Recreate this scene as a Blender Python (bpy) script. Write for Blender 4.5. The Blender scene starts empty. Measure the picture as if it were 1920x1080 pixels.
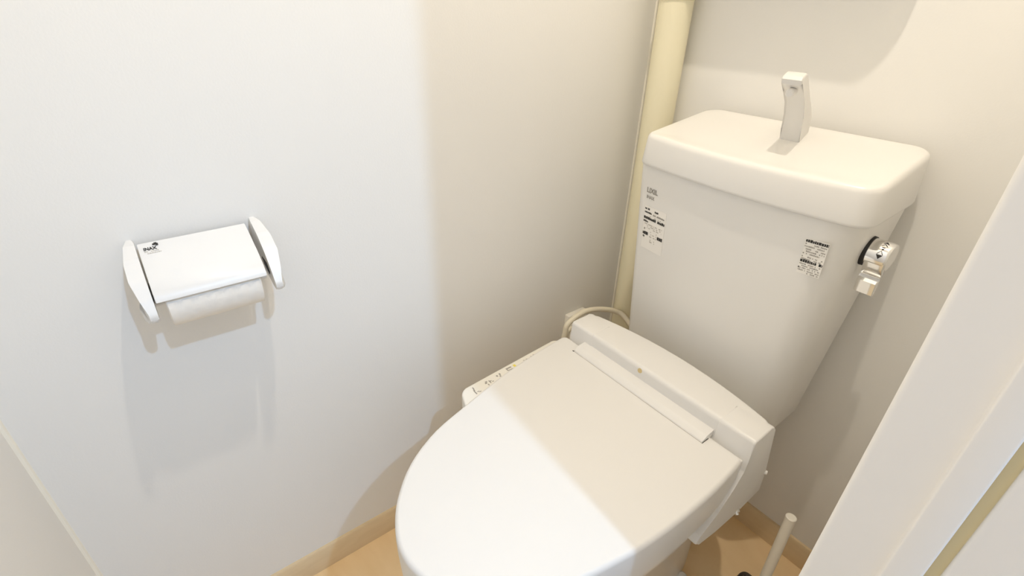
import bpy, bmesh, math, random
from mathutils import Vector, Matrix
random.seed(7)
scene = bpy.context.scene
COL = scene.collection

# ------------------------------------------------------------------ camera
F_PX = 935.4
cam_data = bpy.data.cameras.new('camera')
cam_data.sensor_fit = 'HORIZONTAL'
cam_data.sensor_width = 36.0
cam_data.lens = F_PX * 36.0 / 1920.0
cam_data.clip_start = 0.01
cam = bpy.data.objects.new('camera', cam_data)
COL.objects.link(cam)
RGT = Vector((0.60533812, 0.79557475, 0.0250313))
UPV = Vector((-0.4090161, 0.28392693, 0.86723199))
BCK = Vector((0.68284082, -0.53520679, 0.49727467))
m = Matrix.Identity(4)
for i in range(3):
    m[i][0], m[i][1], m[i][2] = RGT[i], UPV[i], BCK[i]
m[0][3], m[1][3], m[2][3] = 0.7032, -0.8834, 1.02
cam.matrix_world = m
scene.camera = cam

# ------------------------------------------------------------------ light
scene.view_settings.view_transform = 'Standard'
scene.view_settings.look = 'None'
scene.view_settings.gamma = 1.0
scene.view_settings.use_curve_mapping = False
scene.view_settings.exposure = 0.0

scene.cycles.max_bounces = 16
scene.cycles.diffuse_bounces = 12

world = bpy.data.worlds.new('world')
scene.world = world
world.use_nodes = True
bg = world.node_tree.nodes['Background']
bg.inputs['Color'].default_value = (0.72, 0.82, 1.0, 1)
bg.inputs['Strength'].default_value = 0.80


def spot_light(name, loc, aim, power, color, radius, cone, blend):
    d = bpy.data.lights.new(name, 'SPOT')
    d.energy = power
    d.color = color
    d.shadow_soft_size = radius
    d.spot_size = math.radians(cone)
    d.spot_blend = blend
    o = bpy.data.objects.new(name, d)
    o.matrix_world = Matrix.Translation(loc) @ (Vector(aim) - Vector(loc)).to_track_quat('-Z', 'Y').to_matrix().to_4x4()
    COL.objects.link(o)
    return o


# warm downlight of the little room, high above the toilet
spot_light('room_bulb', (0.465, -0.54, 2.06), (0.465, -0.54, 0.0), 26.5, (1.0, 0.895, 0.745), 0.015, 165, 0.3)
# cooler downlight on the corridor ceiling outside the door
spot_light('corridor_bulb', (1.50, -0.615, 2.12), (0.30, -0.75, 0.10), 60.0, (0.43, 0.67, 1.0), 0.020, 70, 0.9)


# ------------------------------------------------------------------ materials
def mat(name, color, rough=0.5, metal=0.0, vary=0.0, scale=8.0, bump=0.0, bscale=200.0, coat=0.0, spec=0.5, color2=None):
    M = bpy.data.materials.new(name)
    M.use_nodes = True
    nt = M.node_tree
    b = nt.nodes['Principled BSDF']
    b.inputs['Base Color'].default_value = (*color, 1)
    b.inputs['Roughness'].default_value = rough
    b.inputs['Metallic'].default_value = metal
    b.inputs['Specular IOR Level'].default_value = spec
    b.inputs['Coat Weight'].default_value = coat
    tc = nt.nodes.new('ShaderNodeTexCoord')
    if vary > 0 or color2:
        n = nt.nodes.new('ShaderNodeTexNoise')
        n.inputs['Scale'].default_value = scale
        n.inputs['Detail'].default_value = 4
        nt.links.new(tc.outputs['Object'], n.inputs['Vector'])
        r = nt.nodes.new('ShaderNodeValToRGB')
        c2 = color2 or tuple(c * (1 - vary) for c in color)
        r.color_ramp.elements[0].position = 0.3
        r.color_ramp.elements[1].position = 0.7
        r.color_ramp.elements[0].color = (*c2, 1)
        r.color_ramp.elements[1].color = (*color, 1)
        nt.links.new(n.outputs['Fac'], r.inputs['Fac'])
        nt.links.new(r.outputs['Color'], b.inputs['Base Color'])
    if bump > 0:
        n2 = nt.nodes.new('ShaderNodeTexNoise')
        n2.inputs['Scale'].default_value = bscale
        n2.inputs['Detail'].default_value = 3
        nt.links.new(tc.outputs['Object'], n2.inputs['Vector'])
        bp = nt.nodes.new('ShaderNodeBump')
        bp.inputs['Strength'].default_value = bump
        bp.inputs['Distance'].default_value = 0.001
        nt.links.new(n2.outputs['Fac'], bp.inputs['Height'])
        nt.links.new(bp.outputs['Normal'], b.inputs['Normal'])
    return M


WALL = mat('wallpaper', (0.80, 0.79, 0.765), 0.9, vary=0.015, scale=3, bump=0.12, bscale=350, spec=0.2)
CEIL = mat('ceiling_paint', (0.82, 0.81, 0.79), 0.95, vary=0.01)
FRAME = mat('door_frame_sheet', (0.90, 0.875, 0.84), 0.5, vary=0.01, scale=3)
GROOVE = mat('weatherstrip_groove', (0.78, 0.68, 0.43), 0.8, vary=0.05)
CAULK = mat('corner_caulk', (0.86, 0.83, 0.74), 0.6, vary=0.02)
CERAMIC = mat('glazed_ceramic', (0.81, 0.795, 0.765), 0.3, vary=0.01, scale=2, coat=0.2)
PLASTIC = mat('white_plastic', (0.765, 0.752, 0.73), 0.38, vary=0.01, scale=2)
PANELP = mat('panel_plastic', (0.85, 0.82, 0.75), 0.4, vary=0.01)
HOLDERP = mat('holder_plastic', (0.72, 0.715, 0.705), 0.35, vary=0.01)
PAPER = mat('tissue_paper', (0.88, 0.85, 0.80), 0.95, vary=0.05, scale=60, bump=0.5, bscale=120, spec=0.1)
CARD = mat('cardboard_core', (0.55, 0.42, 0.28), 0.9, vary=0.1)
PIPE = mat('pipe_vinyl', (0.80, 0.745, 0.55), 0.5, vary=0.03, scale=4)
HOSE = mat('hose_vinyl', (0.80, 0.74, 0.60), 0.5, vary=0.03)
CHROME = mat('chrome', (0.86, 0.85, 0.83), 0.12, metal=1.0, vary=0.02)
BLACK = mat('black_rubber', (0.02, 0.018, 0.016), 0.6, vary=0.1)
INK = mat('black_ink', (0.03, 0.028, 0.025), 0.7, vary=0.1)
GREYINK = mat('grey_ink', (0.36, 0.34, 0.31), 0.8, vary=0.1)
PALEINK = mat('pale_ink', (0.55, 0.52, 0.47), 0.8, vary=0.1)
LABELP = mat('label_film', (0.87, 0.845, 0.80), 0.45, vary=0.01)
YELLOW = mat('yellow_mark', (0.80, 0.68, 0.12), 0.5, vary=0.05)
STAIN = mat('amber_sensor_window', (0.62, 0.49, 0.25), 0.4, vary=0.1)
ROD = mat('cream_rod_plastic', (0.90, 0.86, 0.77), 0.45, vary=0.02)
DARKBOX = mat('dark_brown_plastic', (0.055, 0.042, 0.032), 0.5, vary=0.1)
BRISTLE = mat('white_bristle', (0.75, 0.74, 0.70), 0.9, vary=0.1)


def wood(name, ca, cb, stretch, rough=0.45):
    M = bpy.data.materials.new(name)
    M.use_nodes = True
    nt = M.node_tree
    b = nt.nodes['Principled BSDF']
    b.inputs['Roughness'].default_value = rough
    b.inputs['Specular IOR Level'].default_value = 0.3
    tc = nt.nodes.new('ShaderNodeTexCoord')
    mp = nt.nodes.new('ShaderNodeMapping')
    mp.inputs['Scale'].default_value = stretch
    n = nt.nodes.new('ShaderNodeTexNoise')
    n.inputs['Scale'].default_value = 5
    n.inputs['Detail'].default_value = 6
    n.inputs['Distortion'].default_value = 0.6
    r = nt.nodes.new('ShaderNodeValToRGB')
    r.color_ramp.elements[0].position = 0.32
    r.color_ramp.elements[1].position = 0.68
    r.color_ramp.elements[0].color = (*ca, 1)
    r.color_ramp.elements[1].color = (*cb, 1)
    nt.links.new(tc.outputs['Object'], mp.inputs['Vector'])
    nt.links.new(mp.outputs['Vector'], n.inputs['Vector'])
    nt.links.new(n.outputs['Fac'], r.inputs['Fac'])
    nt.links.new(r.outputs['Color'], b.inputs['Base Color'])
    return M


FLOORM = wood('pale_wood_vinyl', (0.78, 0.57, 0.315), (0.86, 0.66, 0.405), (1.0, 3.0, 1.0))
BASEM = wood('baseboard_wood_sheet', (0.68, 0.535, 0.34), (0.72, 0.575, 0.375), (3.0, 3.0, 14.0))


# ------------------------------------------------------------------ mesh helpers
def link(name, verts, faces, material, parent=None, smooth=35):
    me = bpy.data.meshes.new(name)
    me.from_pydata([tuple(v) for v in verts], [], faces)
    bm = bmesh.new()
    bm.from_mesh(me)
    bmesh.ops.remove_doubles(bm, verts=bm.verts, dist=1e-6)
    bmesh.ops.recalc_face_normals(bm, faces=bm.faces)
    bm.to_mesh(me)
    bm.free()
    if smooth:
        for p in me.polygons:
            p.use_smooth = True
        me.set_sharp_from_angle(angle=math.radians(smooth))
    me.materials.append(material)
    o = bpy.data.objects.new(name, me)
    COL.objects.link(o)
    if parent:
        o.parent = parent
        o.matrix_parent_inverse = parent.matrix_world.inverted()
    return o


def from_bm(name, bm, material, parent=None, smooth=35):
    bmesh.ops.recalc_face_normals(bm, faces=bm.faces)
    me = bpy.data.meshes.new(name)
    bm.to_mesh(me)
    bm.free()
    if smooth:
        for p in me.polygons:
            p.use_smooth = True
        me.set_sharp_from_angle(angle=math.radians(smooth))
    me.materials.append(material)
    o = bpy.data.objects.new(name, me)
    COL.objects.link(o)
    if parent:
        o.parent = parent
        o.matrix_parent_inverse = parent.matrix_world.inverted()
    return o


def box(name, lo, hi, material, parent=None, bevel=0.0, seg=2, keep=None):
    bm = bmesh.new()
    bmesh.ops.create_cube(bm, size=1)
    for v in bm.verts:
        for i in range(3):
            v.co[i] = lo[i] if v.co[i] < 0 else hi[i]
    if bevel:
        es = [e for e in bm.edges if keep is None or keep(e)]
        bmesh.ops.bevel(bm, geom=es, offset=bevel, segments=seg, affect='EDGES', profile=0.5)
    return from_bm(name, bm, material, parent)


def loft(name, loops, material, parent=None, smooth=35, cap=True):
    n = len(loops[0])
    verts = [v for L in loops for v in L]
    faces = []
    for k in range(len(loops) - 1):
        for i in range(n):
            j = (i + 1) % n
            faces.append((k * n + i, k * n + j, (k + 1) * n + j, (k + 1) * n + i))
    if cap:
        faces.append(tuple(reversed(range(n))))
        faces.append(tuple(range((len(loops) - 1) * n, len(loops) * n)))
    return link(name, verts, faces, material, parent, smooth)


def catmull(pts, sub=6, closed=False):
    out = []
    n = len(pts)
    rng = n if closed else n - 1
    for i in range(rng):
        g = (lambda k: pts[k % n]) if closed else (lambda k: pts[min(max(k, 0), n - 1)])
        p0, p1, p2, p3 = (Vector(g(i + d)) for d in (-1, 0, 1, 2))
        for s in range(sub):
            t = s / sub
            out.append(0.5 * ((2 * p1) + (p2 - p0) * t + (2 * p0 - 5 * p1 + 4 * p2 - p3) * t * t + (3 * p1 - p0 - 3 * p2 + p3) * t ** 3))
    if not closed:
        out.append(Vector(pts[-1]))
    return out


def round_poly(pts, radii, n=6):
    out = []
    N = len(pts)
    for i in range(N):
        p = Vector(pts[i]); a = Vector(pts[i - 1]); b = Vector(pts[(i + 1) % N])
        r = radii[i] if isinstance(radii, (list, tuple)) else radii
        if r <= 0:
            out.append(p); continue
        u = (a - p).normalized(); v = (b - p).normalized()
        ang = math.acos(max(-1, min(1, u.dot(v))))
        d = r / math.tan(ang / 2)
        s, e = p + u * d, p + v * d
        c = p + (u + v).normalized() * (r / math.sin(ang / 2))
        a0 = math.atan2(s.y - c.y, s.x - c.x); a1 = math.atan2(e.y - c.y, e.x - c.x)
        da = (a1 - a0 + math.pi) % (2 * math.pi) - math.pi
        for k in range(n + 1):
            t = a0 + da * k / n
            out.append(Vector((c.x + r * math.cos(t), c.y + r * math.sin(t))))
    return out


def area2(L):
    return sum(L[i - 1].x * L[i].y - L[i].x * L[i - 1].y for i in range(len(L)))


def inset(L, d):
    sgn = 1 if area2(L) > 0 else -1
    out = []
    n = len(L)
    for i in range(n):
        a, p, b = L[i - 1], L[i], L[(i + 1) % n]
        e1 = (p - a); e2 = (b - p)
        n1 = Vector((-e1.y, e1.x)) * sgn; n2 = Vector((-e2.y, e2.x)) * sgn
        if n1.length < 1e-9: n1 = n2.copy()
        if n2.length < 1e-9: n2 = n1.copy()
        n1.normalize(); n2.normalize()
        nn = n1 + n2
        if nn.length < 1e-6: nn = n1.copy()
        nn.normalize()
        k = 1 / max(0.5, nn.dot(n1))
        out.append(p + nn * d * k)
    return out


def slab(name, outline, prof, material, parent=None, zf=None, smooth=35):
    L = [Vector((p[0], p[1])) for p in outline]
    loops = []
    for d, z in prof:
        Q = inset(L, d) if abs(d) > 1e-9 else L
        loops.append([(q.x, q.y, z + (zf(q.x, q.y) if zf else 0)) for q in Q])
    return loft(name, loops, material, parent, smooth)


def arc_prof(z0, z1, rt, rb, n=5):
    P = []
    for k in range(n + 1):
        t = math.pi / 2 * k / n
        P.append((rb * (1 - math.sin(t)), z0 + rb * (1 - math.cos(t))))
    for k in range(n + 1):
        t = math.pi / 2 * k / n
        P.append((rt * (1 - math.cos(t)), z1 - rt * (1 - math.sin(t))))
    return P


def tube(name, pts, r, material, parent=None, n=12, sub=6):
    P = catmull([Vector(p) for p in pts], sub) if sub else [Vector(p) for p in pts]
    loops = []
    up = Vector((0, 0, 1))
    prev = None
    for i, p in enumerate(P):
        t = (P[min(i + 1, len(P) - 1)] - P[max(i - 1, 0)]).normalized()
        if prev is None:
            a = t.orthogonal().normalized()
        else:
            a = (prev - t * prev.dot(t)).normalized()
        prev = a
        b = t.cross(a)
        rr = r(i / (len(P) - 1)) if callable(r) else r
        loops.append([p + (a * math.cos(2 * math.pi * k / n) + b * math.sin(2 * math.pi * k / n)) * rr for k in range(n)])
    return loft(name, loops, material, parent, 40)


def lathe(name, origin, axis, prof, material, parent=None, n=28):
    ax = Vector(axis).normalized()
    a = ax.orthogonal().normalized()
    b = ax.cross(a)
    o = Vector(origin)
    loops = [[o + ax * h + (a * math.cos(2 * math.pi * k / n) + b * math.sin(2 * math.pi * k / n)) * max(r, 1e-5) for k in range(n)] for r, h in prof]
    return loft(name, loops, material, parent, 35)


def prism(name, poly, x0, x1, material, parent=None, axis='x', bevel=0.0, seg=2, shear=None):
    """poly in the two other axes, extruded along axis"""
    bm = bmesh.new()
    def P(u, v, w):
        return {'x': (w, u, v), 'y': (u, w, v), 'z': (u, v, w)}[axis]
    a = [bm.verts.new(P(p[0], p[1], x0)) for p in poly]
    b = [bm.verts.new(P(p[0], p[1], x1)) for p in poly]
    fa = bm.faces.new(a); fb = bm.faces.new(list(reversed(b)))
    n = len(poly)
    for i in range(n):
        bm.faces.new((a[i], b[i], b[(i + 1) % n], a[(i + 1) % n]))
    if bevel:
        es = list(set(fa.edges) | set(fb.edges))
        bmesh.ops.bevel(bm, geom=es, offset=bevel, segments=seg, affect='EDGES', profile=0.5)
    if shear:
        for v in bm.verts:
            v.co = shear(v.co)
    return from_bm(name, bm, material, parent)


def thing(name, label, category, loc, group=None):
    o = bpy.data.objects.new(name, None)
    o.empty_display_size = 0.05
    o.location = loc
    COL.objects.link(o)
    o.matrix_world = Matrix.Translation(loc)
    o['label'] = label
    o['category'] = category
    if group:
        o['group'] = group
    return o


def struct(o):
    o['kind'] = 'structure'
    return o


def text(name, body, origin, xdir, ydir, size, material, parent, squeeze=1.0, bold=0.012):
    c = bpy.data.curves.new(name, 'FONT')
    c.body = body
    c.size = size
    c.extrude = 0.00012
    c.resolution_u = 3
    c.offset = size * bold
    t = bpy.data.objects.new(name, c)
    COL.objects.link(t)
    bpy.context.view_layer.update()
    dg = bpy.context.evaluated_depsgraph_get()
    me = bpy.data.meshes.new_from_object(t.evaluated_get(dg))
    bpy.data.objects.remove(t)
    x = Vector(xdir).normalized(); y = Vector(ydir)
    y = (y - x * y.dot(x)).normalized(); z = x.cross(y)
    M = Matrix.Identity(4)
    for i in range(3):
        M[i][0], M[i][1], M[i][2], M[i][3] = x[i] * squeeze, y[i], z[i], origin[i]
    me.transform(M)
    me.name = name
    me.materials.clear()
    me.materials.append(material)
    o = bpy.data.objects.new(name, me)
    COL.objects.link(o)
    o.parent = parent
    root = parent
    o.matrix_parent_inverse = parent.matrix_world.inverted()
    return o


def quads(name, rects, fr, material, parent, lift=0.0002, thick=0.00015, stuff=False):
    """thin printed bars: rects (u0,v0,u1,v1) in a frame (origin, xdir, ydir)"""
    o, x, y = (Vector(a) for a in fr)
    x = x.normalized(); y = (y - x * y.dot(x)).normalized(); z = x.cross(y)
    V = []; Fc = []
    for (u0, v0, u1, v1) in rects:
        b = len(V)
        for h in (lift, lift + thick):
            for (u, v) in ((u0, v0), (u1, v0), (u1, v1), (u0, v1)):
                V.append(o + x * u + y * v + z * h)
        Fc += [(b + 4, b + 5, b + 6, b + 7), (b + 3, b + 2, b + 1, b), (b, b + 1, b + 5, b + 4), (b + 1, b + 2, b + 6, b + 5), (b + 2, b + 3, b + 7, b + 6), (b + 3, b, b + 4, b + 7)]
    ob = link(name, V, Fc, material, parent, smooth=0)
    if name in ('label_print', 'panel_icon'):
        ob['kind'] = 'stuff'
    return ob


# ------------------------------------------------------------------ room shell
W = 0.672           # room face of the wall with the doorway
JY = -0.552         # far jamb of the doorway
NJ = -1.085         # near jamb
FY = -1.097         # front wall
CZ = 2.30
struct(box('floor', (-0.1, -1.2, -0.06), (0.80, 0.1, 0.0), FLOORM))
struct(box('ceiling', (-0.1, -1.2, CZ), (0.80, 0.1, CZ + 0.06), CEIL))
struct(box('wall_left', (-0.1, FY - 0.1, 0), (0.0, 0.1, CZ), WALL))
struct(box('wall_back', (0.0, 0.0, 0), (0.80, 0.1, CZ), WALL))
struct(box('wall_front', (0.0, FY - 0.1, 0), (0.80, FY, CZ), WALL))
# wall with the doorway: one mesh, the far part, the strip at the near side and the head
bm = bmesh.new()
for lo, hi in (((W, JY + 0.012, 0), (0.79, 0.0, CZ)), ((W, FY, 0), (0.79, NJ - 0.006, CZ)), ((W, NJ - 0.006, 2.04), (0.79, JY + 0.012, CZ))):
    r = bmesh.ops.create_cube(bm, size=1)
    for v in r['verts']:
        for i in range(3):
            v.co[i] = lo[i] if v.co[i] < 0 else hi[i]
struct(from_bm('wall_right', bm, WALL))
# corridor outside the doorway
struct(box('floor_corridor', (0.80, -2.6, -0.06), (2.4, 1.2, 0.0), FLOORM))
struct(box('ceiling_corridor', (0.80, -2.6, CZ), (2.4, 1.2, CZ + 0.06), CEIL))

# baseboards with a thin rounded top edge
BH = 0.0615
struct(prism('baseboard_left', [(0.0, 0.0), (0.007, 0.0), (0.007, BH - 0.003), (0.005, BH), (0.0, BH)], FY, -0.0, BASEM, axis='y'))
struct(prism('baseboard_back', [(0.0, 0.0), (-0.007, 0.0), (-0.007, BH - 0.003), (-0.005, BH), (0.0, BH)], 0.007, W, BASEM, axis='x'))
# caulk bead in the corner of the left and the back wall
struct(prism('trim_1', [(0.0, 0.0), (0.0045, 0.0), (0.0032, -0.0032), (0.0, -0.0045)], BH, CZ, CAULK, axis='z'))
struct(prism('trim_2', [(0.0, FY), (0.0045, FY), (0.0032, FY + 0.0032), (0.0, FY + 0.0045)], 0, CZ, CAULK, axis='z'))

# door frame: far jamb lining with rounded edge, stop strip, groove and outer casing
ej = round_poly([(0.663, JY), (0.7025, JY), (0.7025, JY - 0.007), (0.7197, JY - 0.007), (0.7197, JY + 0.011), (0.7262, JY + 0.011), (0.7262, JY - 0.004), (0.83, JY - 0.004), (0.83, JY + 0.05), (0.79, JY + 0.05), (0.79, JY + 0.014), (0.672, JY + 0.014), (0.672, JY + 0.03), (0.663, JY + 0.03)],
                [0.0042, 0.002, 0.0015, 0.0015, 0, 0, 0.0025, 0.003, 0, 0, 0, 0, 0, 0.002], 4)
struct(prism('trim_3', ej, 0.0, 2.04, FRAME, axis='z'))
struct(prism('trim_4', [(0.7197, JY + 0.003), (0.7262, JY + 0.003), (0.7262, JY + 0.011), (0.7197, JY + 0.011)], 0.0, 2.04, GROOVE, axis='z'))
struct(prism('trim_5', round_poly([(0.663, NJ), (0.83, NJ), (0.83, NJ - 0.03), (0.80, NJ - 0.03), (0.80, NJ - 0.006), (0.663, NJ - 0.006)], [0.003, 0.003, 0, 0, 0, 0], 3), 0.0, 2.04, FRAME, axis='z'))
struct(box('trim_6', (0.663, NJ, 2.02), (0.83, JY, 2.04), FRAME))
# shelf board high on the back wall (above the frame; its shadow falls on the wall)
sh = round_poly([(0.108, 0.0), (0.426, 0.0), (0.426, -0.090), (0.108, -0.090)], [0, 0, 0.040, 0.004], 8)
struct(slab('trim_7', sh, arc_prof(1.1125, 1.130, 0.002, 0.002, 2), PLASTIC))

# ------------------------------------------------------------------ drain pipe
pipe = thing('drain_pipe', 'cream vinyl drain pipe standing upright in the corner behind the tank', 'pipe', (0.070, -0.036, 0))
lathe('pipe_run', (0.070, -0.036, 0.0), (0, 0, 1), [(0.0, 0.0), (0.030, 0.0), (0.030, CZ), (0.0, CZ)], PIPE, pipe, 40)
lathe('pipe_band', (0.070, -0.036, 1.030), (0, 0, 1), [(0.030, 0), (0.0325, 0.001), (0.0325, 0.019), (0.030, 0.02)], PIPE, pipe, 40)

# ------------------------------------------------------------------ toilet
toilet = thing('toilet', 'white toilet with closed lid, bidet seat and tank below the drain pipe corner', 'toilet', (0.345, -0.36, 0))

# --- bowl
def oval(cx, hw, yb, yf, sharp=2.4, n=56, shift=0.0):
    out = []
    cy = yb - 0.42 * (yb - yf)
    for k in range(n):
        t = 2 * math.pi * k / n
        c, s = math.cos(t), math.sin(t)
        x = hw * math.copysign(abs(c) ** (2 / sharp), c)
        if s >= 0:
            y = cy + (yb - cy) * abs(s) ** (2 / (sharp + 1.6))
        else:
            y = cy - (cy - yf) * abs(s) ** (2 / 2.1)
        out.append((cx + x + shift * (y - cy), y))
    return out
secs = [(0.0, 0.112, -0.135, -0.60), (0.012, 0.114, -0.133, -0.602), (0.07, 0.113, -0.135, -0.60), (0.16, 0.113, -0.13, -0.615), (0.23, 0.125, -0.12, -0.655), (0.29, 0.147, -0.12, -0.695), (0.335, 0.163, -0.13, -0.72), (0.352, 0.167, -0.14, -0.728), (0.375, 0.168, -0.14, -0.73), (0.384, 0.163, -0.145, -0.725)]
loft('bowl', [[(x, y, z) for x, y in oval(0.345, hw, yb, yf, shift=-0.03)] for z, hw, yb, yf in secs], CERAMIC, toilet, 50)
lathe('bolt_cap', (0.455, -0.235, 0.0), (0.35, 0, 1), [(0.015, 0), (0.014, 0.016), (0.009, 0.023), (0, 0.025)], CERAMIC, toilet, 18)
slab('tank_deck', round_poly([(0.235, -0.04), (0.445, -0.04), (0.455, -0.25), (0.225, -0.25)], 0.04, 6), arc_prof(0.24, 0.362, 0.006, 0.02, 4), CERAMIC, toilet)

# --- tank body
def rrect(x0, x1, y0, y1, r, n=8):
    return round_poly([(x0, y0), (x1, y0), (x1, y1), (x0, y1)], r, n)
def bow(x):
    u = (x - 0.342) / 0.172
    return 0.014 * max(0.0, 1 - u * u)
def on_bow(o):
    for v in o.data.vertices:
        v.co.y -= bow(v.co.x)
    return o
TZ0, TZ1 = 0.366, 0.789
def tank_sec(z):
    t = (z - TZ0) / (TZ1 - TZ0)
    return (0.175 + (0.1655 - 0.175) * t, 0.483 + (0.514 - 0.483) * t, -0.158 + (-0.194 + 0.158) * t, -0.026 + 0.006 * t)
loops = []
for z, ins in ((TZ0, 0.016), (TZ0 + 0.003, 0.008), (TZ0 + 0.010, 0.002), (TZ0 + 0.018, 0.0), (0.45, 0), (0.55, 0), (0.65, 0), (0.74, 0), (TZ1 + 0.012, 0)):
    x0, x1, y0, y1 = tank_sec(z)
    fp = [(x0 + ins, y0 + ins)] + [(x0 + (x1 - x0) * u, y0 + ins) for u in (0.2, 0.3, 0.4, 0.5, 0.6, 0.7, 0.8)] + [(x1 - ins, y0 + ins), (x1 - ins, y1 - ins), (x0 + ins, y1 - ins)]
    L = round_poly(fp, [0.016] + [0] * 7 + [0.040, 0.02, 0.02], 8)
    loops.append([(p.x, p.y - (bow(p.x) if p.y < -0.1 else 0), z) for p in L])
loft('tank', loops, CERAMIC, toilet, 45)

# --- tank lid with sloping top and slightly bowed front
front = []
N = 14
for k in range(N + 1):
    u = -1 + 2 * k / N
    front.append((0.352 + 0.174 * u, -0.203 - 0.016 * (1 - u * u)))
lidp = [(0.163, -0.010)] + [(0.1700, front[0][1])] + front[2:-2] + [(0.5265, front[-1][1]), (0.520, -0.010)]
rad = [0.035, 0.020] + [0] * (N - 3) + [0.030, 0.035]
LIDZ = lambda x, y: 0.125 * (y + 0.012) * 1.0
lz = lambda x, y: 0.8635 + LIDZ(x, y)
ol = [Vector((p[0], p[1])) for p in round_poly(lidp, rad, 8)]
loops = []
for d, z in [(0.004, 0.7895), (0.001, 0.7915), (0.0, 0.795)]:
    Q = inset(ol, d)
    loops.append([(q.x, q.y, z) for q in Q])
for k in range(0, 7):
    t = math.pi / 2 * k / 6
    d = 0.0035 + 0.0075 * (1 - math.cos(t))
    Q = inset(ol, d)
    loops.append([(q.x, q.y, 0.8635 - 0.0095 * (1 - math.sin(t)) + LIDZ(q.x, q.y)) for q in Q])
for d, dz in ((0.08, -0.0008), (0.16, -0.002), (0.3, -0.003)):
    cc = Vector((0.348, -0.108))
    Q = [q + (cc - q) * d for q in inset(ol, 0.011)]
    loops.append([(q.x, q.y, 0.8635 + dz + LIDZ(q.x, q.y)) for q in Q])
loft('tank_lid', loops, CERAMIC, toilet, 45)

# --- hand wash spout
sp = [(-0.092, 0.8480), (-0.096, 0.868), (-0.106, 0.890), (-0.124, 0.910), (-0.150, 0.926), (-0.181, 0.9370), (-0.1845, 0.9430), (-0.181, 0.9470),
      (-0.164, 0.9505), (-0.156, 0.9490), (-0.130, 0.9300), (-0.100, 0.908), (-0.070, 0.895), (-0.048, 0.883), (-0.036, 0.854)]
def spshear(c):
    c = c.copy()
    k = (c.z - 0.85) / 0.11
    c.x = 0.353 + (c.x - 0.353) * (1.0 - 0.10 * k) + 0.24 * (-0.088 - c.y)
    return c
spout = prism('hand_wash_spout', sp, 0.338, 0.368, PLASTIC, toilet, axis='x', bevel=0.0032, seg=3, shear=spshear)
lathe('spout_outlet', (0.3725, -0.166, 0.9265), (0.15, -0.95, -0.1), [(0.0, -0.004), (0.0055, -0.004), (0.0055, 0.0075), (0.004, 0.009), (0.0, 0.009)], PLASTIC, spout, 14)

# --- flush lever
lc = (0.0, -0.118, 0.738)
lever = lathe('flush_lever', (0.511, lc[1], lc[2]), (1, 0, 0), [(0.0, 0.002), (0.0195, 0.002), (0.0195, 0.026), (0.018, 0.0295), (0.0, 0.030)], CHROME, toilet, 36)
lathe('lever_gasket', (0.5085, lc[1], lc[2]), (1, 0, 0), [(0.0, 0.0), (0.0212, 0.0), (0.0208, 0.0065), (0.0, 0.0065)], BLACK, lever, 32)
pad = [(-0.1365, 0.735), (-0.1345, 0.722), (-0.128, 0.712), (-0.1245, 0.708), (-0.131, 0.7055), (-0.1335, 0.7015), (-0.1305, 0.6830), (-0.1270, 0.6812), (-0.1235, 0.698), (-0.119, 0.712), (-0.118, 0.735)]
prism('lever_paddle', pad, 0.5155, 0.5400, CHROME, lever, axis='x', bevel=0.0015, seg=2)
# marks on the barrel: small drop with arrow, twice
def barrel_mark(name, ang, u0, kind):
    R = 0.01985
    V, Fc = [], []
    def P(u, v):  # u along x, v along the circumference (metres)
        a = ang + v / R
        return (0.511 + u0 + u, lc[1] - R * math.cos(a), lc[2] + R * math.sin(a))
    if kind == 'down':
        polys = [[(-0.004, 0.0), (0.004, 0.0), (0.0, -0.006)], [(-0.004, 0.0005), (-0.003, 0.0005), (0.0, 0.005), (0.0, 0.006)], [(0.003, 0.0005), (0.004, 0.0005), (0.0, 0.006), (0.0, 0.005)], [(-0.0005, 0.007), (0.0015, 0.007), (0.0015, 0.009), (-0.0005, 0.009)]]
    else:
        polys = [[(-0.004, 0.0), (0.0, 0.005), (0.004, 0.0), (0.0, 0.002)], [(-0.004, -0.004), (-0.003, -0.004), (0.0, -0.0012), (0.0, -0.0002)], [(0.003, -0.004), (0.004, -0.004), (0.0, -0.0002), (0.0, -0.0012)], [(-0.002, -0.007), (0.002, -0.007), (0.002, -0.006), (-0.002, -0.006)]]
    for q in polys:
        b = len(V)
        V += [P(u, v) for u, v in q]
        Fc.append(tuple(range(b, b + len(q))))
    return link(name, V, Fc, INK, lever, smooth=0)
barrel_mark('lever_mark', math.radians(18), 0.019, 'down')
barrel_mark('lever_mark', math.radians(68), 0.019, 'up')

# --- printed labels on the tank front
def tank_pt(x, z):
    y = tank_sec(z)[2]
    return Vector((x, y - 0.0002, z))
tdir = (tank_pt(0.3, 0.75) - tank_pt(0.3, 0.65)).normalized()
o1 = tank_pt(0.1900, 0.7425)
on_bow(text('logo_print', 'LIXIL', o1 + tdir * 0.0010 + Vector((0.0005, -0.0001, 0)), (1, 0, 0), tdir, 0.0120, GREYINK, toilet, 0.95, 0.03))
on_bow(text('logo_print', 'INAX', o1 - tdir * 0.0098 + Vector((0.0015, -0.0001, 0)), (1, 0, 0), tdir, 0.0082, GREYINK, toilet, 0.90, 0.02))

rng = random.Random(3)
def rows(u0, u1, v, h, p=0.75, w=(0.0008, 0.0022)):
    R = []
    u = u0
    while u < u1:
        ww = rng.uniform(*w)
        if rng.random() < p:
            R.append((u, v, min(u + ww, u1), v + h * rng.uniform(0.7, 1)))
        u += ww + 0.0005
    return R
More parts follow.
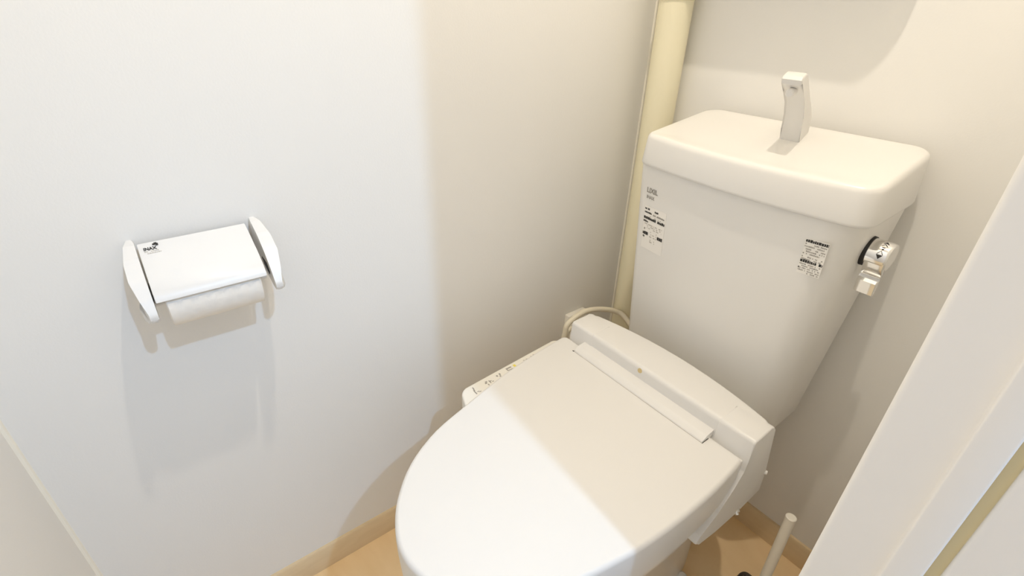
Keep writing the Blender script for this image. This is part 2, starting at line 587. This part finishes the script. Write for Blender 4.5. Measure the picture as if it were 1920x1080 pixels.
# big caution sheet on the left
o2 = tank_pt(0.1905, 0.6385)
LW, LH = 0.050, 0.081
fr = (o2, (1, 0, 0), tdir)
ls = on_bow(quads('caution_label', [(0, 0, LW, LH)], fr, LABELP, toilet, lift=0.0, thick=0.0002))
dark = rows(0.001, 0.012, 0.0745, 0.0036, 0.9) + rows(0.024, 0.032, 0.0735, 0.0034, 0.9) + rows(0.001, 0.020, 0.0680, 0.0032, 0.95) + \
    rows(0.000, 0.0485, 0.0570, 0.0050, 0.97, (0.002, 0.004)) + rows(0.000, 0.011, 0.0510, 0.0035, 0.9) + \
    rows(0.001, 0.014, 0.0270, 0.0065, 1.0, (0.002, 0.004)) + rows(0.036, 0.048, 0.0270, 0.0070, 1.0, (0.002, 0.004)) + rows(0.002, 0.006, 0.0215, 0.0035, 0.9)
grey = rows(0.021, 0.048, 0.0670, 0.0034, 0.85)
pale = []
for v in (0.0625,):
    pale += rows(0.004, 0.04, v, 0.002, 0.35)
for v in (0.0470, 0.0435, 0.0400):
    pale += rows(0.001 if v > 0.046 else 0.010, 0.044, v, 0.0022, 0.6)
for v in (0.0345, 0.0300, 0.0255, 0.0190, 0.0155):
    pale += rows(0.018, 0.034, v, 0.0022, 0.45)
grey += rows(0.003, 0.006, 0.0365, 0.004, 0.9)
on_bow(quads('label_print', dark, fr, INK, ls, lift=0.0003))
on_bow(quads('label_print', grey, fr, GREYINK, ls, lift=0.0003))
on_bow(quads('label_print', pale, fr, PALEINK, ls, lift=0.0003))
# smaller notice on the right
o3 = tank_pt(0.4605, 0.7065)
fr = (o3, (1, 0, 0), tdir)
ls2 = on_bow(quads('notice_label', [(0, 0, 0.0285, 0.0525)], fr, LABELP, toilet, lift=0.0, thick=0.0002))
dark = rows(0.0005, 0.028, 0.0470, 0.0042, 0.97, (0.0015, 0.0035)) + rows(0.0005, 0.028, 0.0172, 0.0042, 0.95, (0.0012, 0.003)) + rows(0.0003, 0.002, 0.0072, 0.003, 1)
grey = []
for v in (0.0435, 0.0400, 0.0362, 0.0328, 0.0294, 0.0246, 0.0215):
    grey += rows(0.0008, 0.027, v, 0.0020, 0.70, (0.0006, 0.0018))
for v in (0.0138, 0.0108, 0.0076, 0.0042):
    grey += rows(0.0008, 0.027, v, 0.0018, 0.65, (0.0006, 0.0018))
grey += rows(0.011, 0.027, 0.0012, 0.0018, 0.7)
on_bow(quads('label_print', dark, fr, INK, ls2, lift=0.0003))
on_bow(quads('label_print', grey, fr, GREYINK, ls2, lift=0.0003))

# --- seat lid (with a notch at the back for the hinge cover) and seat
left = [(0.151, -0.330), (0.1565, -0.38), (0.1655, -0.44), (0.1755, -0.49), (0.186, -0.53), (0.198, -0.572), (0.219, -0.641), (0.251, -0.697), (0.291, -0.736), (0.328, -0.757), (0.358, -0.765), (0.388, -0.763), (0.422, -0.750), (0.457, -0.722), (0.486, -0.678), (0.505, -0.625), (0.517, -0.567), (0.5235, -0.52), (0.527, -0.456), (0.5265, -0.39), (0.522, -0.330)]
lid_curve = [Vector(p) for p in catmull([Vector((x, y)) for x, y in left], 4)]
back = round_poly([(0.3, -0.6), (0.522, -0.330), (0.5212, -0.3175), (0.1512, -0.3175), (0.151, -0.330)], [0, 0, 0.011, 0.011, 0], 5)
lid_out = lid_curve[:-1] + [Vector((p.x, p.y)) for p in back[1:-1]]
lp = [(0.004, 0.398), (0.002, 0.399), (0.0015, 0.402), (0.0, 0.440)]
for k in range(0, 7):
    t = math.pi / 2 * k / 6
    lp.append((0.0062 * (1 - math.cos(t)), 0.4715 - 0.0075 * (1 - math.sin(t))))
def ring(d, z):
    Q = inset(lid_out, d)
    return [(q.x, q.y, z) for q in Q]
loft('seat_lid', [ring(d, z) for d, z in lp], PLASTIC, toilet, 50)
seat_out = lid_curve[:-1] + [Vector((0.521, -0.33)), Vector((0.152, -0.33))]
slab('seat', [(p.x, p.y) for p in seat_out], [(0.012, 0.3845), (0.006, 0.3865), (0.005, 0.390), (0.005, 0.3965), (0.02, 0.3975)], PLASTIC, toilet)
hc = round_poly([(-0.3405, 0.452), (-0.3405, 0.4735), (-0.330, 0.4795), (-0.312, 0.482), (-0.304, 0.479), (-0.304, 0.452)], [0, 0.004, 0.01, 0.006, 0.004, 0], 4)
hcv = prism('hinge_cover', [(p.x, p.y) for p in hc], 0.1985, 0.4675, PLASTIC, toilet, axis='x', bevel=0.0018, seg=2)

quads('hinge_gap', [(0.1955, -0.3420, 0.1992, -0.3400)], ((0, 0, 0.4716), (1, 0, 0), (0, 1, 0)), INK, hcv, lift=0.0)
quads('hinge_gap', [(0.1972, -0.3400, 0.1984, -0.3250)], ((0, 0, 0.4716), (1, 0, 0), (0, 1, 0)), GREYINK, hcv, lift=0.0)
quads('hinge_gap', [(0.4676, -0.3410, 0.4686, -0.3250)], ((0, 0, 0.4716), (1, 0, 0), (0, 1, 0)), INK, hcv, lift=0.0)
quads('hinge_gap', [(0.1995, -0.3412, 0.4676, -0.3404)], ((0, 0, 0.4716), (1, 0, 0), (0, 1, 0)), PALEINK, hcv, lift=0.0)

# --- bidet unit: rear housing with its right side skirt
housing = thing_part = None
bo = [(0.163, -0.3135)] + [(0.163, -0.268)]
top_back = []
for k in range(13):
    u = k / 12
    top_back.append((0.166 + 0.355 * u, -0.258 + 0.022 * (1 - (2 * u - 1) ** 2) ** 1.0))
bo = [(0.163, -0.3135)] + top_back + [(0.5235, -0.3135)]
br = [0.010] + [0.016] + [0] * 11 + [0.016] + [0.010]
bpoly = round_poly(bo, br, 5)
unit = slab('bidet_housing', bpoly, [(0.0, 0.37), (0.0, 0.42), (0.0, 0.47)] + [(0.007 * (1 - math.cos(math.pi / 2 * k / 5)), 0.506 - 0.008 * (1 - math.sin(math.pi / 2 * k / 5))) for k in range(6)], PLASTIC, toilet)
sk = round_poly([(-0.2585, 0.5062), (-0.3137, 0.5062), (-0.3150, 0.470), (-0.3165, 0.449), (-0.330, 0.425), (-0.360, 0.390), (-0.392, 0.369), (-0.402, 0.357), (-0.388, 0.347), (-0.345, 0.338), (-0.285, 0.334), (-0.218, 0.338), (-0.225, 0.385)],
                [0.014, 0.006, 0.01, 0.01, 0.02, 0.03, 0.006, 0.006, 0.01, 0.01, 0.01, 0.004, 0.004], 4)
prism('side_skirt', [(p.x, p.y) for p in sk], 0.470, 0.5262, PLASTIC, toilet, axis='x', bevel=0.0026, seg=3)
prism('side_skirt', [(p.x, p.y) for p in sk], 0.1610, 0.215, PLASTIC, toilet, axis='x', bevel=0.0026, seg=3)
box('base_plate', (0.168, -0.335, 0.362), (0.5195, -0.25, 0.4655), PLASTIC, toilet, 0.003)
lathe('sensor_window', (0.3245, -0.3130, 0.4975), (0, -1, 0.25), [(0.0, -0.002), (0.0045, -0.002), (0.0042, 0.001), (0.0, 0.0012)], STAIN, toilet, 14)
lathe('drain_knob', (0.522, -0.282, 0.337), (0.6, -0.3, -0.5), [(0.0, 0.0), (0.006, 0.0), (0.0058, 0.005), (0.003, 0.006), (0.003, 0.009), (0.0, 0.009)], CHROME, toilet, 14)
lathe('release_button', (0.524, -0.226, 0.385), (1, 0.3, 0), [(0.0, 0.0), (0.004, 0.0), (0.0035, 0.005), (0.0, 0.0055)], PLASTIC, toilet, 12)
# --- control panel arm on the left
po = round_poly([(0.230, -0.30), (0.108, -0.30), (0.1285, -0.540), (0.230, -0.580)], [0.0, 0.014, 0.022, 0.0], 6)
panel = slab('control_panel', [(p.x, p.y) for p in po], arc_prof(0.385, 0.4315, 0.004, 0.008, 4), PANELP, toilet)
px = lambda y: 0.108 + (0.1285 - 0.108) * (-0.30 - y) / 0.24
pf = lambda y: ((px(y), y, 0.4316), (0, -1, 0), (1, 0.085, 0))
# button icons along the arm
ic = []
def icon(y, shapes, mt=GREYINK):
    quads('panel_icon', shapes, pf(y), mt, panel, lift=0.0)
icon(-0.518, [(0.002, 0.014, 0.0045, 0.018), (0.0035, 0.017, 0.0055, 0.027), (0.001, 0.0085, 0.003, 0.014), (-0.003, 0.022, 0.001, 0.0235), (-0.006, 0.024, -0.002, 0.0255)])
icon(-0.490, [(0.0, 0.011, 0.004, 0.014), (0.002, 0.014, 0.006, 0.017), (-0.005, 0.012, -0.003, 0.02), (-0.008, 0.014, -0.005, 0.016), (-0.011, 0.017, -0.008, 0.019), (0.001, 0.019, 0.003, 0.023)])
icon(-0.462, [(0.003, 0.011, 0.006, 0.015), (-0.004, 0.0095, -0.001, 0.014), (-0.002, 0.015, 0.001, 0.018)])
icon(-0.436, [(-0.006, 0.0075, 0.006, 0.0105), (0.004, 0.0105, 0.006, 0.015), (-0.006, 0.014, 0.005, 0.0155)])
icon(-0.422, [(-0.002, 0.008, 0.003, 0.014)], YELLOW)
icon(-0.395, [(-0.005, 0.010, -0.001, 0.013), (0.002, 0.010, 0.005, 0.012)], PALEINK)
icon(-0.375, [(-0.004, 0.009, 0.0, 0.012), (0.003, 0.010, 0.006, 0.012)], PALEINK)

# ------------------------------------------------------------------ paper holder and roll
holder = thing('paper_holder', 'white plastic toilet paper holder with flap cover screwed to the left wall', 'paper holder', (0.0, -0.847, 0.70))
bp = round_poly([(0.0, 0.763), (0.018, 0.762), (0.042, 0.753), (0.064, 0.7375), (0.082, 0.718), (0.0912, 0.704), (0.0905, 0.6925), (0.077, 0.6935), (0.055, 0.700), (0.025, 0.703), (0.0, 0.704)],
                [0, 0.01, 0.03, 0.04, 0.03, 0.008, 0.006, 0.01, 0.02, 0.02, 0], 6)
for y0, y1 in ((-0.9250, -0.9085), (-0.7820, -0.7655)):
    inner = y1 if y0 < -0.9 else y0
    def taper(c, inner=inner):
        c = c.copy()
        k = max(0.0, min(1.0, c.x / 0.09))
        tab = ((0.0, 0.56), (0.25, 0.72), (0.5, 0.93), (0.7, 0.97), (0.85, 0.82), (1.0, 0.50))
        for (a, wa), (b2, wb) in zip(tab, tab[1:]):
            if a <= k <= b2:
                w = wa + (wb - wa) * (k - a) / (b2 - a)
        c.y = inner + (c.y - inner) * w
        return c
    b = prism('bracket', [(p.x, p.y) for p in bp], y0, y1, HOLDERP, holder, axis='y', bevel=0.0048, seg=4, shear=taper)
    yy = y1 if y0 < -0.9 else y0
    s = 1 if y0 < -0.9 else -1
    prism('bracket_slot', [(0.040, 0.722), (0.062, 0.722), (0.070, 0.712), (0.066, 0.707), (0.046, 0.714)], yy - 0.0006 * s, yy + 0.0006 * s, BLACK, b, axis='y')
cv = [(0.009, 0.7575), (0.011, 0.760), (0.030, 0.7525), (0.060, 0.7385), (0.078, 0.7275), (0.0845, 0.7215), (0.0865, 0.7165), (0.0850, 0.7155), (0.0820, 0.7195), (0.076, 0.7245), (0.058, 0.7355), (0.028, 0.7495)]
cover = prism('flap_cover', cv, -0.9065, -0.7885, HOLDERP, holder, axis='y', bevel=0.0006, seg=1)
cd = Vector((0.049, 0, -0.0215)).normalized()
co = Vector((0.0135, -0.9005, 0.7598))
text('logo_print', 'INAX', co + cd * 0.0112 + Vector((0, -0.0012, 0)), (0, 1, 0), -cd, 0.0068, INK, cover, 0.80, 0.035)
fr = (co, (0, 1, 0), -cd)
em = [quads('logo_arrow', [(0.0088, -0.0045, 0.0118, -0.0020), (0.0104, -0.0035, 0.0134, -0.0008), (0.0120, -0.0058, 0.0146, -0.0022)], fr, INK, cover, lift=0.0003)]
em.append(quads('logo_small_print', rows(-0.001, 0.0135, -0.0142, 0.0016, 0.75) + rows(-0.001, 0.0155, -0.0172, 0.0016, 0.85), fr, PALEINK, cover, lift=0.0003))
for o in em:
    o['kind'] = 'stuff'
lathe('spindle', (0.050, -0.909, 0.7025), (0, 1, 0), [(0.0, 0.0), (0.007, 0.0), (0.007, 0.124), (0.0, 0.124)], HOLDERP, holder, 16)

roll = thing('toilet_paper_roll', 'roll of white toilet paper hanging under the flap of the wall holder', 'toilet paper', (0.050, -0.847, 0.705))
R0 = 0.0335
prof = [(0.019, 0.0), (R0 - 0.001, 0.0), (R0, 0.001)]
pr = lathe('paper', (0.050, -0.898, 0.7025), (0, 1, 0), [(0.019, 0.0), (R0 - 0.001, 0.0), (R0, 0.0012), (R0, 0.1008), (R0 - 0.001, 0.102), (0.019, 0.102)], PAPER, roll, 40)
lathe('core', (0.050, -0.8975, 0.7025), (0, 1, 0), [(0.0175, 0.0), (0.0190, 0.0), (0.0190, 0.101), (0.0175, 0.101)], CARD, roll, 24)
# loose torn edge of the sheet under the flap
tl = []
for i in range(9):
    a = math.radians(14 - i * 11)
    tl.append((0.050 + (R0 + 0.0012) * math.cos(a), 0.7025 + (R0 + 0.0012) * math.sin(a)))
V, Fc = [], []
ny = 24
for i, (x, z) in enumerate(tl):
    for j in range(ny + 1):
        y = -0.897 + 0.100 * j / ny
        w = 0.0009 * math.sin(j * 1.7 + i) * (1.5 if i < 3 else 0.2)
        V.append((x + w, y, z + w * 0.5))
for i in range(len(tl) - 1):
    for j in range(ny):
        a = i * (ny + 1) + j
        Fc.append((a, a + 1, a + ny + 2, a + ny + 1))
link('loose_sheet', V, Fc, PAPER, roll, smooth=60)

# ------------------------------------------------------------------ outlet and hose in the corner
outlet = thing('wall_socket', 'small beige socket box on the left wall behind the toilet', 'socket', (0.0, -0.142, 0.33))
box('socket_box', (0.0, -0.173, 0.290), (0.016, -0.112, 0.385), PANELP, outlet, 0.004, 2)
box('socket_face', (0.014, -0.165, 0.298), (0.0185, -0.120, 0.377), PANELP, outlet, 0.002, 2)
hose = tube('water_hose', [(0.085, -0.205, 0.16), (0.070, -0.226, 0.27), (0.060, -0.229, 0.34), (0.060, -0.226, 0.39), (0.060, -0.218, 0.410), (0.062, -0.174, 0.4245), (0.066, -0.124, 0.4150), (0.074, -0.078, 0.396), (0.098, -0.071, 0.389), (0.150, -0.075, 0.360)], 0.0060, HOSE)
hose['label'] = 'beige hose arching up behind the toilet beside the drain pipe'
hose['category'] = 'hose'
cord = tube('power_cord', [(0.018, -0.150, 0.352), (0.034, -0.168, 0.366), (0.040, -0.188, 0.372), (0.044, -0.204, 0.362), (0.048, -0.214, 0.32), (0.062, -0.226, 0.22)], 0.0045, HOSE)
cord['label'] = 'thin beige cord running down from the socket beside the hose'
cord['category'] = 'cord'

# ------------------------------------------------------------------ toilet brush and its holder
holder2 = thing('brush_holder', 'dark brown brush holder on the floor right of the toilet', 'brush holder', (0.578, -0.190, 0))
bo2 = round_poly([(0.533, -0.147), (0.628, -0.147), (0.628, -0.237), (0.533, -0.237)], 0.014, 5)
loops = []
OL = [Vector((p.x, p.y)) for p in bo2]
for d, z in ((0.003, 0.0), (0.0, 0.004), (0.0, 0.055), (0.002, 0.060), (0.008, 0.061), (0.011, 0.058), (0.013, 0.012)):
    loops.append([(q.x, q.y, z) for q in inset(OL, d)])
loft('cup', loops, DARKBOX, holder2, 40)
brush = thing('toilet_brush', 'toilet brush with a thin cream rod handle standing in the dark holder', 'toilet brush', (0.578, -0.178, 0.014))
tube('rod', [(0.5785, -0.1785, 0.05), (0.5755, -0.172, 0.12), (0.5705, -0.1605, 0.268)], 0.0088, ROD, brush, 18, 0)
lathe('rod_cap', (0.5705, -0.1605, 0.267), (-0.003, 0.0115, 0.148), [(0.0088, 0.0), (0.0092, 0.001), (0.0090, 0.003), (0.0075, 0.0042), (0.0, 0.0045)], ROD, brush, 18)
lathe('brush_head', (0.5785, -0.1785, 0.014), (0, 0, 1), [(0.0, 0.0), (0.022, 0.004), (0.026, 0.02), (0.022, 0.038), (0.010, 0.042), (0.0, 0.043)], BRISTLE, brush, 18)
